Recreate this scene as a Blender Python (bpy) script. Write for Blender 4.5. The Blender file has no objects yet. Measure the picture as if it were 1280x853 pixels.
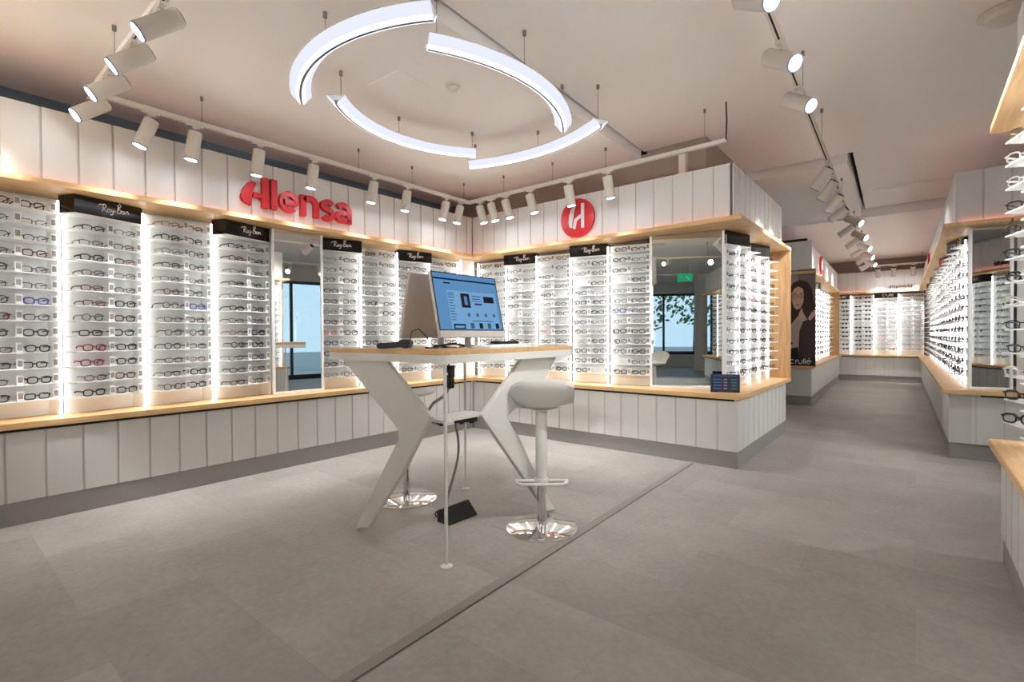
import bpy, bmesh, math, random
import numpy as np
from mathutils import Vector, Matrix, Euler
random.seed(7)
SC = bpy.context.scene
COL = SC.collection
PI = math.pi
rad = math.radians

# ------------------------------------------------------------------ camera, world, exposure
CAMPOS = Vector((0, 0, 1.2)); FPX = 617.74
yaw, pitch, roll = rad(39.285), rad(-.677), rad(-.319)
FW = Vector((-math.sin(yaw)*math.cos(pitch), math.cos(yaw)*math.cos(pitch), math.sin(pitch)))
_r0 = Vector((math.cos(yaw), math.sin(yaw), 0)); _u0 = _r0.cross(FW)
RT = math.cos(roll)*_r0 + math.sin(roll)*_u0
UP = -math.sin(roll)*_r0 + math.cos(roll)*_u0
cd = bpy.data.cameras.new('camera'); cam = bpy.data.objects.new('camera', cd); COL.objects.link(cam)
cd.sensor_width = 36; cd.sensor_fit = 'HORIZONTAL'; cd.lens = FPX/1280*36; cd.clip_start = .05
cam.matrix_world = Matrix(((RT.x, UP.x, -FW.x, 0), (RT.y, UP.y, -FW.y, 0), (RT.z, UP.z, -FW.z, 1.2), (0, 0, 0, 1)))
SC.camera = cam

def proj(p):
    d = Vector(p) - CAMPOS; z = d.dot(FW)
    if z < .05: return None
    return 640 + FPX*d.dot(RT)/z, 426.5 - FPX*d.dot(UP)/z, z

W_ = bpy.data.worlds.new('overcast_sky'); SC.world = W_; W_.use_nodes = True
_bg = W_.node_tree.nodes['Background']; _bg.inputs[0].default_value = (.62, .80, 1, 1); _bg.inputs[1].default_value = .2
SC.view_settings.view_transform = 'Standard'; SC.view_settings.look = 'None'
SC.view_settings.exposure = 2.62; SC.view_settings.gamma = 1; SC.view_settings.use_curve_mapping = False
SC.cycles.use_denoising = True
SC.cycles.max_bounces = 8; SC.cycles.diffuse_bounces = 5; SC.cycles.glossy_bounces = 4
SC.cycles.transparent_max_bounces = 24
SC.cycles.sample_clamp_indirect = 4; SC.cycles.caustics_reflective = False; SC.cycles.caustics_refractive = False

SPOT_W = 19      # one track spotlight
RING_E = 0.8       # ring diffuser
LED_E = 2.5      # rack light strips
RED_E = .8      # red cove strips

def area(name, loc, rot, sx, sy, power, colr):
    l = bpy.data.lights.new(name, 'AREA'); l.shape = 'RECTANGLE'; l.size = sx; l.size_y = sy; l.energy = power; l.color = colr
    o = bpy.data.objects.new(name, l); COL.objects.link(o); o.location = loc; o.rotation_euler = rot
    return o
for a_ in (area('daylight_entrance', (5.2, 6, 1.4), (0, rad(90), 0), 2.7, 4, 1, (1, 1, 1)), area('daylight_shopfront', (0, -9.2, 1.55), (rad(-90), 0, 0), 10.1, 2.3, 1, (1, 1, 1))):
    a_.data.cycles.is_portal = True                              # guides the sky's light through the real panes

# ------------------------------------------------------------------ materials
def lin(c):
    c = c/255
    return c/12.92 if c <= .04045 else ((c+.055)/1.055)**2.4
def rgb(r, g, b): return (lin(r), lin(g), lin(b), 1)
MATS = {}
def mat(name, col, rough=.5, metal=0, noise=0, nscale=(8, 8, 8), bump=0, spec=.5, emit=None, estr=0, alpha=1):
    if name in MATS: return MATS[name]
    m = bpy.data.materials.new(name); m.use_nodes = True; nt = m.node_tree; b = nt.nodes['Principled BSDF']
    b.inputs['Base Color'].default_value = col; b.inputs['Roughness'].default_value = rough
    b.inputs['Metallic'].default_value = metal; b.inputs['Specular IOR Level'].default_value = spec
    if emit: b.inputs['Emission Color'].default_value = emit; b.inputs['Emission Strength'].default_value = estr
    if noise or bump:
        tc = nt.nodes.new('ShaderNodeTexCoord'); mp = nt.nodes.new('ShaderNodeMapping'); mp.inputs['Scale'].default_value = nscale
        nz = nt.nodes.new('ShaderNodeTexNoise'); nz.inputs['Scale'].default_value = 1; nz.inputs['Detail'].default_value = 5
        nt.links.new(tc.outputs['Object'], mp.inputs[0]); nt.links.new(mp.outputs[0], nz.inputs['Vector'])
        if noise:
            mx = nt.nodes.new('ShaderNodeMix'); mx.data_type = 'RGBA'
            mx.inputs['A'].default_value = tuple(c*(1-noise) for c in col[:3]) + (1,)
            mx.inputs['B'].default_value = tuple(min(1, c*(1+noise)) for c in col[:3]) + (1,)
            nt.links.new(nz.outputs['Fac'], mx.inputs['Factor']); nt.links.new(mx.outputs['Result'], b.inputs['Base Color'])
        if bump:
            bp = nt.nodes.new('ShaderNodeBump'); bp.inputs['Strength'].default_value = bump; bp.inputs['Distance'].default_value = .002
            nt.links.new(nz.outputs['Fac'], bp.inputs['Height']); nt.links.new(bp.outputs[0], b.inputs['Normal'])
    MATS[name] = m; return m
def emis(name, col, s):
    if name in MATS: return MATS[name]
    m = bpy.data.materials.new(name); m.use_nodes = True; nt = m.node_tree; nt.nodes.remove(nt.nodes['Principled BSDF'])
    e = nt.nodes.new('ShaderNodeEmission'); e.inputs[0].default_value = col; e.inputs[1].default_value = s
    nt.links.new(e.outputs[0], nt.nodes['Material Output'].inputs[0]); MATS[name] = m; return m
def glassy(name, tint, gloss=.08):
    if name in MATS: return MATS[name]
    m = bpy.data.materials.new(name); m.use_nodes = True; nt = m.node_tree; nt.nodes.remove(nt.nodes['Principled BSDF'])
    t = nt.nodes.new('ShaderNodeBsdfTransparent'); t.inputs[0].default_value = tint
    g = nt.nodes.new('ShaderNodeBsdfGlossy'); g.inputs['Roughness'].default_value = .02
    x = nt.nodes.new('ShaderNodeMixShader'); x.inputs[0].default_value = gloss
    nt.links.new(t.outputs[0], x.inputs[1]); nt.links.new(g.outputs[0], x.inputs[2]); nt.links.new(x.outputs[0], nt.nodes['Material Output'].inputs[0])
    MATS[name] = m; return m
def wood(name, scale, c1=(226, 188, 138), c2=(204, 162, 112)):
    m = bpy.data.materials.new(name); m.use_nodes = True; nt = m.node_tree; b = nt.nodes['Principled BSDF']; b.inputs['Roughness'].default_value = .5
    tc = nt.nodes.new('ShaderNodeTexCoord'); mp = nt.nodes.new('ShaderNodeMapping'); mp.inputs['Scale'].default_value = scale
    n1 = nt.nodes.new('ShaderNodeTexNoise'); n1.inputs['Scale'].default_value = 3; n1.inputs['Detail'].default_value = 6; n1.inputs['Distortion'].default_value = .6
    cr = nt.nodes.new('ShaderNodeValToRGB'); cr.color_ramp.elements[0].position = .3; cr.color_ramp.elements[1].position = .7
    cr.color_ramp.elements[0].color = rgb(*c2); cr.color_ramp.elements[1].color = rgb(*c1)
    nt.links.new(tc.outputs['Object'], mp.inputs[0]); nt.links.new(mp.outputs[0], n1.inputs['Vector'])
    nt.links.new(n1.outputs['Fac'], cr.inputs[0]); nt.links.new(cr.outputs[0], b.inputs['Base Color'])
    return m
WOODX = wood('oak_along_x', (1.2, 14, 14)); WOODZ = wood('oak_upright', (14, 14, 1.2), (206, 166, 116), (180, 136, 90))
PANEL = mat('white_lacquer_panel', rgb(219, 217, 212), .45, noise=.025, nscale=(3, 3, 3))
GROOVE = mat('groove_backing', rgb(205, 203, 198), .6)
PLINTH = mat('grey_plinth', rgb(150, 146, 142), .45, noise=.05, nscale=(2, 2, 2))
CEIL = mat('ceiling_paint', rgb(240, 236, 232), .9, noise=.02, nscale=(1, 1, 1))
WALLP = mat('rear_wall_paint', rgb(150, 138, 126), .9, noise=.03)
WALLB = mat('blue_grey_wall', rgb(104, 124, 134), .9, noise=.03)  # even blue-grey tone over the whole wall
DARK = mat('dark_gap', rgb(45, 40, 36), .9)
BLACK = mat('black_plastic', rgb(26, 25, 25), .4)
GLOSSB = mat('gloss_black_acrylic', rgb(18, 16, 16), .08, spec=.6)
WHITE = mat('white_acrylic', rgb(247, 247, 245), .35)
BACKP = mat('pale_rack_back', rgb(234, 235, 233), .5, noise=.02)
WMETAL = mat('white_powder_metal', rgb(226, 223, 215), .45, noise=.02, nscale=(4, 4, 4))
TRACKW = mat('white_track', rgb(214, 208, 198), .5)
CHROME = mat('chrome', (.86, .85, .84, 1), .07, 1)
MIRROR = mat('mirror_silver', (.86, .9, .9, 1), .0, 1)
SILVER = mat('silver_monitor_back', rgb(196, 186, 176), .4, .3)
RED = mat('red_sign_plastic', rgb(206, 34, 44), .4)
DARKTXT = mat('dark_sign_letters', rgb(58, 44, 42), .5)
LETW = mat('white_print', rgb(238, 236, 232), .5, emit=(1, 1, 1, 1), estr=0)
TAGG = mat('grey_tag_print', rgb(150, 147, 146), .6, noise=.35, nscale=(220, 220, 160))
LENSE = emis('spot_lens_glow', (.86, .92, 1, 1), 7)
LENSR = mat('spot_lens_rim', rgb(130, 150, 190), .3, .6)
LEDM = emis('rack_led_strip', (1, 1, .99, 1), LED_E)
REDL = emis('red_cove_led', (1, .25, .16, 1), RED_E)
RINGM = emis('ring_diffuser_glow', (.86, .89, 1, 1), RING_E*.2)
RINGL = emis('ring_led_line', (.88, .93, 1, 1), RING_E)
RINGC = mat('ring_channel', rgb(170, 175, 190), .3, .7)
DARKFR = mat('dark_grey_door_frame', rgb(62, 70, 74), .4, .2)
PANE = glassy('window_glass', (.93, .98, .97, 1), .06)
LENS = glassy('clear_demo_lens', (.95, .95, .945, 1), .035)
SUNL = mat('dark_sun_lens', rgb(34, 28, 26), .1)
FRM = {k: mat('frame_'+k, rgb(*c), .35, mt) for k, c, mt in (('black', (24, 22, 22), 0), ('brown', (70, 48, 38), 0), ('gunmetal', (92, 90, 92), .6), ('silver', (176, 172, 168), .6), ('red', (150, 44, 38), 0), ('blue', (58, 66, 140), 0), ('pink', (214, 128, 128), 0), ('gold', (170, 146, 104), .6), ('clear', (216, 210, 200), 0), ('tortoise', (98, 60, 42), 0))}

def floor_mat():
    m = bpy.data.materials.new('grey_stone_vinyl'); m.use_nodes = True; nt = m.node_tree; b = nt.nodes['Principled BSDF']
    tc = nt.nodes.new('ShaderNodeTexCoord'); mp = nt.nodes.new('ShaderNodeMapping'); mp.inputs['Rotation'].default_value = (0, 0, 0)
    br = nt.nodes.new('ShaderNodeTexBrick'); br.inputs['Scale'].default_value = 1; br.inputs['Brick Width'].default_value = .92; br.inputs['Row Height'].default_value = .46
    br.inputs['Mortar Size'].default_value = .0008; br.inputs['Color1'].default_value = rgb(167, 162, 154); br.inputs['Color2'].default_value = rgb(154, 148, 140); br.inputs['Mortar'].default_value = rgb(146, 140, 132)
    n1 = nt.nodes.new('ShaderNodeTexNoise'); n1.inputs['Scale'].default_value = 2.2; n1.inputs['Detail'].default_value = 8; n1.inputs['Roughness'].default_value = .7
    n2 = nt.nodes.new('ShaderNodeTexNoise'); n2.inputs['Scale'].default_value = 30; n2.inputs['Detail'].default_value = 6
    mx = nt.nodes.new('ShaderNodeMix'); mx.data_type = 'RGBA'; mx.blend_type = 'OVERLAY'; mx.inputs['Factor'].default_value = .35
    mx2 = nt.nodes.new('ShaderNodeMix'); mx2.data_type = 'RGBA'; mx2.blend_type = 'OVERLAY'; mx2.inputs['Factor'].default_value = .18
    nt.links.new(tc.outputs['Object'], mp.inputs[0]); nt.links.new(mp.outputs[0], br.inputs['Vector'])
    nt.links.new(tc.outputs['Object'], n1.inputs['Vector']); nt.links.new(tc.outputs['Object'], n2.inputs['Vector'])
    nt.links.new(br.outputs['Color'], mx.inputs['A']); nt.links.new(n1.outputs['Fac'], mx.inputs['B'])
    nt.links.new(mx.outputs['Result'], mx2.inputs['A']); nt.links.new(n2.outputs['Fac'], mx2.inputs['B'])
    nt.links.new(mx2.outputs['Result'], b.inputs['Base Color'])
    rr = nt.nodes.new('ShaderNodeMapRange'); rr.inputs['To Min'].default_value = .38; rr.inputs['To Max'].default_value = .6
    nt.links.new(n1.outputs['Fac'], rr.inputs[0]); nt.links.new(rr.outputs[0], b.inputs['Roughness'])
    b.inputs['Specular IOR Level'].default_value = .35
    return m
FLOORM = floor_mat()

# ------------------------------------------------------------------ mesh helpers
class MB:
    def __init__(s): s.v = []; s.f = []; s.m = []
    def add(s, vs, fs, mi=0):
        o = len(s.v); s.v += [tuple(p) for p in vs]; s.f += [tuple(o+i for i in f) for f in fs]; s.m += [mi]*len(fs); return s
    def box(s, x0, x1, y0, y1, z0, z1, mi=0):
        return s.add([(x0, y0, z0), (x1, y0, z0), (x1, y1, z0), (x0, y1, z0), (x0, y0, z1), (x1, y0, z1), (x1, y1, z1), (x0, y1, z1)],
                     [(3, 2, 1, 0), (4, 5, 6, 7), (0, 1, 5, 4), (1, 2, 6, 5), (2, 3, 7, 6), (3, 0, 4, 7)], mi)
    def prism(s, poly, a, b, axis='z', mi=0):
        n = len(poly)
        def P(u, v, w): return {'z': (u, v, w), 'y': (u, w, v), 'x': (w, u, v)}[axis]
        vs = [P(u, v, a) for u, v in poly] + [P(u, v, b) for u, v in poly]
        return s.add(vs, [tuple(range(n))[::-1], tuple(range(n, 2*n))] + [(i, (i+1) % n, n+(i+1) % n, n+i) for i in range(n)], mi)
    def tube(s, pts, r, n=8, closed=False, mi=0, cap=True):
        pts = [Vector(p) for p in pts]; N = len(pts); rs = r if isinstance(r, (list, tuple)) else [r]*N
        o = len(s.v); ref = None
        for i, p in enumerate(pts):
            a = pts[(i-1) % N] if closed or i > 0 else p; b = pts[(i+1) % N] if closed or i < N-1 else p
            t = (b-a).normalized()
            if ref is None: ref = Vector((0, 0, 1)) if abs(t.z) < .9 else Vector((1, 0, 0))
            u = (ref - t*ref.dot(t)).normalized(); w = t.cross(u); ref = u
            for k in range(n):
                an = 2*PI*k/n; s.v.append(tuple(p + (u*math.cos(an) + w*math.sin(an))*rs[i]))
        for i in range(N if closed else N-1):
            j = (i+1) % N
            for k in range(n):
                s.f.append((o+i*n+k, o+i*n+(k+1) % n, o+j*n+(k+1) % n, o+j*n+k)); s.m.append(mi)
        if cap and not closed:
            s.f.append(tuple(o+k for k in range(n))[::-1]); s.f.append(tuple(o+(N-1)*n+k for k in range(n))); s.m += [mi, mi]
        return s
    def lathe(s, prof, n=32, c=(0, 0, 0), mi=0):
        o = len(s.v)
        for r, z in prof:
            for k in range(n):
                a = 2*PI*k/n; s.v.append((c[0]+r*math.cos(a), c[1]+r*math.sin(a), c[2]+z))
        for i in range(len(prof)-1):
            for k in range(n):
                s.f.append((o+i*n+k, o+i*n+(k+1) % n, o+(i+1)*n+(k+1) % n, o+(i+1)*n+k)); s.m.append(mi)
        s.f.append(tuple(o+k for k in range(n))[::-1]); s.f.append(tuple(o+(len(prof)-1)*n+k for k in range(n))); s.m += [mi, mi]
        return s
    def stroke(s, pts, w, y0, y1, closed=False, mi=0):     # ribbon letter stroke in the xz plane, from depth y0 to y1
        pts = [Vector((p[0], p[1])) for p in pts]; N = len(pts); L = []; R = []
        for i, p in enumerate(pts):
            a = pts[(i-1) % N] if closed or i > 0 else None; b = pts[(i+1) % N] if closed or i < N-1 else None
            d1 = (p-a).normalized() if a is not None else None; d2 = (b-p).normalized() if b is not None else None
            d1 = d1 or d2; d2 = d2 or d1
            t = (d1+d2); t = t.normalized() if t.length > 1e-6 else d1
            nn = Vector((-t.y, t.x)); k = 1/max(.45, nn.dot(Vector((-d1.y, d1.x))))
            L.append(p+nn*w/2*k); R.append(p-nn*w/2*k)
        o = len(s.v)
        for q in range(N):
            for pt in (L[q], R[q]):
                for y in (y0, y1): s.v.append((pt.x, y, pt.y))
        for i in range(N if closed else N-1):
            a = o+4*i; b = o+4*((i+1) % N)
            for f in ((a, a+2, b+2, b), (a+1, b+1, b+3, a+3), (a, b, b+1, a+1), (a+2, a+3, b+3, b+2)): s.f.append(f); s.m.append(mi)
        if not closed:
            e = o+4*(N-1); s.f += [(o, o+1, o+3, o+2), (e, e+2, e+3, e+1)]; s.m += [mi, mi]
        return s
    def mesh(s, name, mats, smooth=False, bevel=0):
        me = bpy.data.meshes.new(name); me.from_pydata(s.v, [], s.f); 
        for m in (mats if isinstance(mats, (list, tuple)) else [mats]): me.materials.append(m)
        me.polygons.foreach_set('material_index', s.m)
        bm = bmesh.new(); bm.from_mesh(me); bmesh.ops.recalc_face_normals(bm, faces=bm.faces)
        if bevel:
            bmesh.ops.remove_doubles(bm, verts=bm.verts, dist=1e-5)
            ed = [e for e in bm.edges if len(e.link_faces) == 2 and e.calc_face_angle(0) > .5]
            bmesh.ops.bevel(bm, geom=ed, offset=bevel, segments=2, affect='EDGES', clamp_overlap=True)
        bm.to_mesh(me); bm.free()
        if smooth:
            me.polygons.foreach_set('use_smooth', [True]*len(me.polygons))
            try: me.set_sharp_from_angle(angle=rad(40))
            except Exception: pass
        return me
    def obj(s, name, mats, parent=None, loc=(0, 0, 0), rz=0, smooth=False, bevel=0):
        return put(name, s.mesh(name, mats, smooth, bevel), parent, loc, rz)
def put(name, me, parent=None, loc=(0, 0, 0), rz=0):
    o = bpy.data.objects.new(name, me); COL.objects.link(o); o.location = loc; o.rotation_euler = (0, 0, rz)
    if parent: o.parent = parent
    return o
def tag(o, label=None, cat=None, group=None, kind=None):
    if label: o['label'] = label
    if cat: o['category'] = cat
    if group: o['group'] = group
    if kind: o['kind'] = kind
    return o
def thing(name, label, cat, loc=(0, 0, 0), rz=0, group=None):
    o = bpy.data.objects.new(name, None); COL.objects.link(o); o.location = loc; o.rotation_euler = (0, 0, rz); o.empty_display_size = .1
    return tag(o, label, cat, group)
def struct(name, mb, mats, loc=(0, 0, 0), rz=0, label=None):
    return tag(mb.obj(name, mats, None, loc, rz), label, None, None, 'structure')
def arc(cx, cz, rx, rz, a0, a1, n=12): return [(cx+rx*math.cos(rad(a0+(a1-a0)*i/n)), cz+rz*math.sin(rad(a0+(a1-a0)*i/n))) for i in range(n+1)]

# ------------------------------------------------------------------ room shell
struct('floor', MB().box(-6, 8, -16, 17, -.1, 0), FLOORM, label='grey stone-look vinyl floor running through the whole shop')
xs = lambda y: -2.075-.0365*y
ce = MB()
ce.prism([(-5.3, -10), (xs(-10), -10), (xs(4.93), 4.93), (-5.3, 4.93)], 3.03, 3.3)          # lower raft over the table
ce.prism([(xs(-10)+.022, -10), (6, -10), (6, 9.42), (-.60+.045-.02*3, 9.42), (-.53, 6.40), (-1.7, 6.40), (-1.7, 4.95), (xs(4.95)+.022, 4.95)], 3.13, 3.16)
xb = lambda y: -.58-.027*(y-6.42)
ce.prism([(-5.3, 6.42), (xb(6.42), 6.42), (xb(9.44), 9.44), (-5.3, 9.44)], 3.03, 3.3)       # beam raft over the aisle
ce.box(-1.6, -.75, 7.15, 8.05, 3.029, 3.0295)
ce.prism([(-5.3, 9.45), (6, 9.45), (6, 10.5), (-5.3, 10.5)], 3.0, 3.3)
ce.box(-5.3, 6, 10.5, 16, 3.07, 3.3)
ce.box(-.53, 6, 8.22, 8.26, 3.105, 3.131)
struct('ceiling', ce, CEIL, label='warm white plaster ceiling with a lower raft and beams')
struct('trim_1', MB().box(-5.3, 6.2, -10, 16, 3.31, 3.33), DARK, label='dark sheet painted as the shaded void above the ceiling joints')  # dark colour stands for the shade inside the ceiling gaps
struct('wall_left', MB().box(-5.35, -5.15, -10, 16, 0, 3.32), WALLB, label='blue-grey wall behind the long display wall')
wb = MB().box(-5.15, -2.2, 4.95, 5.1, 0, 3.1).box(-2.2, -1.59, 4.95, 5.1, 2.26, 3.2).box(-1.74, -1.59, 5.1, 6.74, 2.26, 3.2).box(-1.9, -1.75, 5.3, 6.74, 0, 2.26).box(-5.15, -1.75, 6.6, 6.74, 0, 3.2)
struct('wall_back', wb, WALLP, label='brownish rear wall seen above the white panelling')
struct('wall_far', MB().box(-5.15, 6, 15.62, 15.8, 0, 3.3), WALLP, label='brownish wall behind the farthest racks')
struct('wall_right', MB().box(5, 5.15, 8, 16, 0, 3.3).box(5, 5.15, -10, 4, 0, 3.3).box(5, 5.15, 4, 8, 2.75, 3.3), PANEL, label='white wall around the entrance door')
struct('wall_front', MB().box(-5.15, 5, -9.15, -9, 0, .45).box(-5.15, 5, -9.15, -9, 2.7, 3.3), PANEL, label='low white wall under the shop window')
# floor joint strip
j = MB().add([(-1.442, -2, .0015), (-1.432, -2, .0015), (-1.592, 4.6, .0015), (-1.602, 4.6, .0015)], [(0, 1, 2, 3)], 1)
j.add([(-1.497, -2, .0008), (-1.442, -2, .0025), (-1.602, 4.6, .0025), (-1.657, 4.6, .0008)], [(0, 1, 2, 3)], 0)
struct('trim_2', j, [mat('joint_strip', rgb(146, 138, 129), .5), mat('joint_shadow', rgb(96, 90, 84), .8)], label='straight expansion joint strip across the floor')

# entrance and shop window behind the camera (seen in the mirrors)
def glazing(name, n, w, h, loc, rz, label):
    fr = MB(); x = 0
    fr.box(0, n*w, -.04, .04, 0, .12).box(0, n*w, -.04, .04, h-.08, h)
    for i in range(n+1): fr.box(i*w-.035, i*w+.035, -.04, .04, .12, h-.08)
    root = struct(name, fr, DARKFR, loc, rz, label)
    for i in range(n): MB().box(i*w+.035, (i+1)*w-.035, -.006, .006, .12, h-.08).obj('pane', PANE, root)
    return root
d1 = glazing('door_1', 4, 1.0, 2.75, (5.05, 4, 0), rad(90), 'dark grey framed glass entrance door')
MB().tube([(1.9, -.09, .95), (1.9, -.09, 1.35)], .015).box(1.88, 1.92, -.09, -.04, .97, 1).box(1.88, 1.92, -.09, -.04, 1.3, 1.33).obj('door_handle', CHROME, d1)
glazing('window_1', 6, 1.69, 2.25, (-5.15, -9.05, .45), 0, 'wide shop window onto the street')
struct('column', MB().lathe([(.2, 0), (.2, 3.12)], 24, (.82, -7, 0)), PANEL, label='round white column near the shop window')
struct('pavement', MB().box(-25, 25, -40, -9.2, -.12, -.02).box(5.2, 30, -9, 20, -.12, -.02), mat('street_paving', rgb(150, 156, 158), .8, noise=.15, nscale=(1, 1, 1)), label='grey street paving outside the windows')
def tree(x, y, h, lab):
    t = thing('street_tree', lab, 'tree', (x, y, -.02), 0, 'trees outside the window')
    MB().tube([(0, 0, 0), (.05, 0, h*.4), (0, .08, h*.7), (.1, 0, h)], [.12, .1, .06, .02], 8).obj('trunk', mat('bark', rgb(86, 76, 66), .9, noise=.3), t)
    b = MB(); rng = random.Random(int(x*100))
    for i in range(420):
        a = rng.uniform(0, 2*PI); rr = h*.34*math.sqrt(rng.random()); z = h*.62+rng.uniform(-.32, .34)*h; rr *= math.sqrt(max(.05, 1-((z-h*.62)/(h*.36))**2))
        c = Vector((rr*math.cos(a), rr*math.sin(a), z)); u = Vector((rng.gauss(0, 1), rng.gauss(0, 1), rng.gauss(0, 1))).normalized()*.13; v = u.orthogonal().normalized()*.08
        b.add([c-u, c-v, c+u, c+v], [(0, 1, 2, 3)])
    tag(b.obj('foliage', mat('leaf_green', rgb(96, 128, 92), .8, noise=.3, nscale=(2, 2, 2)), t), kind='stuff')
for x, y, h, lab in ((-.6, -13, 4.5, 'leafy street tree in front of the shop window'), (2.2, -15, 5.5, 'taller leafy tree farther from the shop window'), (-3.6, -16, 5, 'leafy tree across the paving outside'), (4.6, -13.5, 4.2, 'small street tree beside the window corner')):
    tree(x, y, h, lab)

# ------------------------------------------------------------------ panelled display units
PITCH = .1905
PAN_UP = MB().box(.006, PITCH-.006, 0, .018, 0, .49).mesh('panel', PANEL, bevel=.0025)
PAN_LO = MB().box(.006, PITCH-.006, 0, .018, 0, .447).mesh('panel', PANEL, bevel=.0025)
def row(n0, n1, w, p=PITCH, off=0.):
    xs_ = []; x = n0+off
    while x < n1-.02: xs_.append(x); x += p
    return xs_
TRIMN = [2]
def unit(desc, origin, rz, L, depth=.46, x_pan=0, cz=.66, kz=2.20, lo=True, base=(None, None), fasc=(None, None), canopy_x=(0, None), counter_x=(0, None), up_top=2.73, black_gap=True, red=True, carc=0):
    """base cabinet, worktop, canopy and upper cladding of one display run; local x runs along it, local y goes into the wall"""
    ox, oy = origin
    # base cabinet
    b0 = base[0] if base[0] is not None else 0; b1 = base[1] if base[1] is not None else L
    t = thing('base_cabinet', f'white panelled base cabinet {desc}', 'cabinet', (ox, oy, 0), rz)
    MB().box(b0, b1, .055, .09, 0, .15).obj('plinth', PLINTH, t)
    MB().box(b0+carc, b1, .054, depth, .15, cz-.042).obj('carcass', GROOVE, t)
    x = b0
    for x in row(b0, b1, 0):
        o = put('panel', PAN_LO, t, (x, .045, .15))
        if x+PITCH > b1: o.scale.x = (b1-x)/PITCH
    if black_gap: MB().box(b0+.03, b1-.03, .046, .06, .599, cz-.041).obj('gap_shade_strip', DARK, t)  # dark strip paints in the shade of the gap under the worktop
    # worktop
    c0, c1 = counter_x[0], counter_x[1] if counter_x[1] is not None else L
    tag(MB().box(c0, c1, 0, depth, cz-.04, cz).obj('worktop', WOODX, None, (ox, oy, 0), rz, bevel=.003), f'light oak counter top {desc}', 'counter')
    # canopy
    k0, k1 = canopy_x[0], canopy_x[1] if canopy_x[1] is not None else L
    tag(MB().box(k0, k1, 0, depth, kz, kz+.04).obj('wood_canopy', WOODX, None, (ox, oy, 0), rz, bevel=.003), f'light oak canopy board above the racks {desc}', 'canopy')
    # upper cladding
    f0 = fasc[0] if fasc[0] is not None else 0; f1 = fasc[1] if fasc[1] is not None else L
    TRIMN[0] += 1
    fr = struct(f'trim_{TRIMN[0]}', MB().box(f0, f1, .097, .12, kz+.04, kz+.53), GROOVE, (ox, oy, 0), rz, f'white vertical panel cladding above the canopy {desc}')
    for x in row(f0, f1, 0):
        o = put('panel', PAN_UP, fr, (x, .088, kz+.04))
        if x+PITCH > f1: o.scale.x = (f1-x)/PITCH
    if red:
        ls = thing('cove_light', f'thin red cove light {desc}', 'light strip', (ox, oy, kz+.04), rz)
        MB().box(f0+.02, f1-.02, .124, .136, kz+.500, kz+.506).obj('cove_strip', emis('pink_cove_led', (1, .5, .45, 1), .9), fr)
        MB().box(f0+.02, f1-.02, .062, .078, 0, .006).obj('profile', TRACKW, ls)
        MB().box(f0+.02, f1-.02, .064, .076, .006, .009).obj('diffuser', REDL, ls)

A90 = rad(90)
LX, BY = -4.395, 4.585
unit('along the wall with the red lettering', (LX, -.28), A90, 4.865, .42, base=(.085, 4.91), fasc=(.09, 4.953), canopy_x=(0, 5.2), counter_x=(0, 5.2))
unit('along the wall with the round red sign', (LX, BY), 0, 3.22, .36, base=(-.045, 3.175), fasc=(-.088, 3.135))
unit('facing the aisle beside the corner mirror', (-1.175, BY), A90, 2.20, .40, base=(.045, 2.16), fasc=(.088, 2.12), canopy_x=(.36, 2.20), counter_x=(.36, 2.20), black_gap=False, carc=.06)
unit('behind the fashion poster', (-1.30, 9.47), A90+rad(1.75), 5.55, .46, base=(.045, 5.5), fasc=(.06, 5.5), black_gap=False)
unit('at the far end of the aisle', (-1.75, 15.11), 0, 1.95, .46)
RKROT = -A90+rad(1.0)
rk_len = 8.83
rko = (.199-math.sin(rad(1.0))*rk_len, 6.27+rk_len)
unit('down the aisle opposite the poster', rko, RKROT, rk_len, .46, base=(.1, rk_len-.045), fasc=(.1, rk_len-.09), black_gap=False)
unit('with the slanted mirror at the aisle mouth', (.199, 6.275), 0, 2.6, .7, base=(.045, 2.6), fasc=(.09, 2.6), canopy_x=(.47, 2.6), counter_x=(.47, 2.6), carc=.06)
tag(MB().box(0, .47, 0, .012, -.04, 0).obj('counter_lip', WOODX, None, (.199, 6.258, .66)), 'light oak edge lip under the slanted mirror counter', 'trim')
unit('nearest the camera across from the table', (.30, 3.65), -A90, 3.3, .55, cz=.635, kz=2.25, base=(.045, 3.3), fasc=(.1, 3.3), black_gap=False)
unit('in the corner behind the camera', (-1.44, 0), PI, 2.9, .42, base=(.05, 2.85), red=False)
unit('on the right side wall past the nearest unit', (3.3, 3.7), -A90, 2.7, .42)
unit('behind the camera by the window', (.12, -1.3), -A90, 2.1, .42, red=False)
# end caps: upright oak boards closing the aisle racks, and white end faces
def board(desc, x0, x1, y0, y1, z0, z1, m=None, name='end_panel', cat='panel', rz=0, loc=(0, 0, 0)):
    return tag(MB().box(x0, x1, y0, y1, z0, z1).obj(name, m or WOODZ, None, loc, rz, bevel=.002), desc, cat)
board('upright oak end board closing the corner kiosk racks', -1.58, -1.178, 6.745, 6.785, .66, 2.20)
board('upright oak end board at the far end of the poster kiosk', -1.75, -1.45, 14.35, 14.39, .66, 2.20)
board('upright oak end board of the nearest rack unit', .62, .86, 3.57, 3.61, .635, 2.25)
board('plain white end face under the nearest counter', .35, .85, 3.603, 3.62, .0, .594, PANEL)
board('white front face of the poster kiosk', -5.1, -1.345, 9.52, 9.58, .15, 2.75, PANEL, 'kiosk_front')
board('grey plinth under the poster kiosk front', -5.1, -1.35, 9.535, 9.6, 0, .15, PLINTH, 'plinth_board', 'plinth')
board('dark board painted as the shaded slot above the poster kiosk front', -3, -1.42, 9.56, 9.6, 2.752, 2.80, DARK, 'slot', 'slot')  # dark board stands for the shade in the gap over the front
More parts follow.
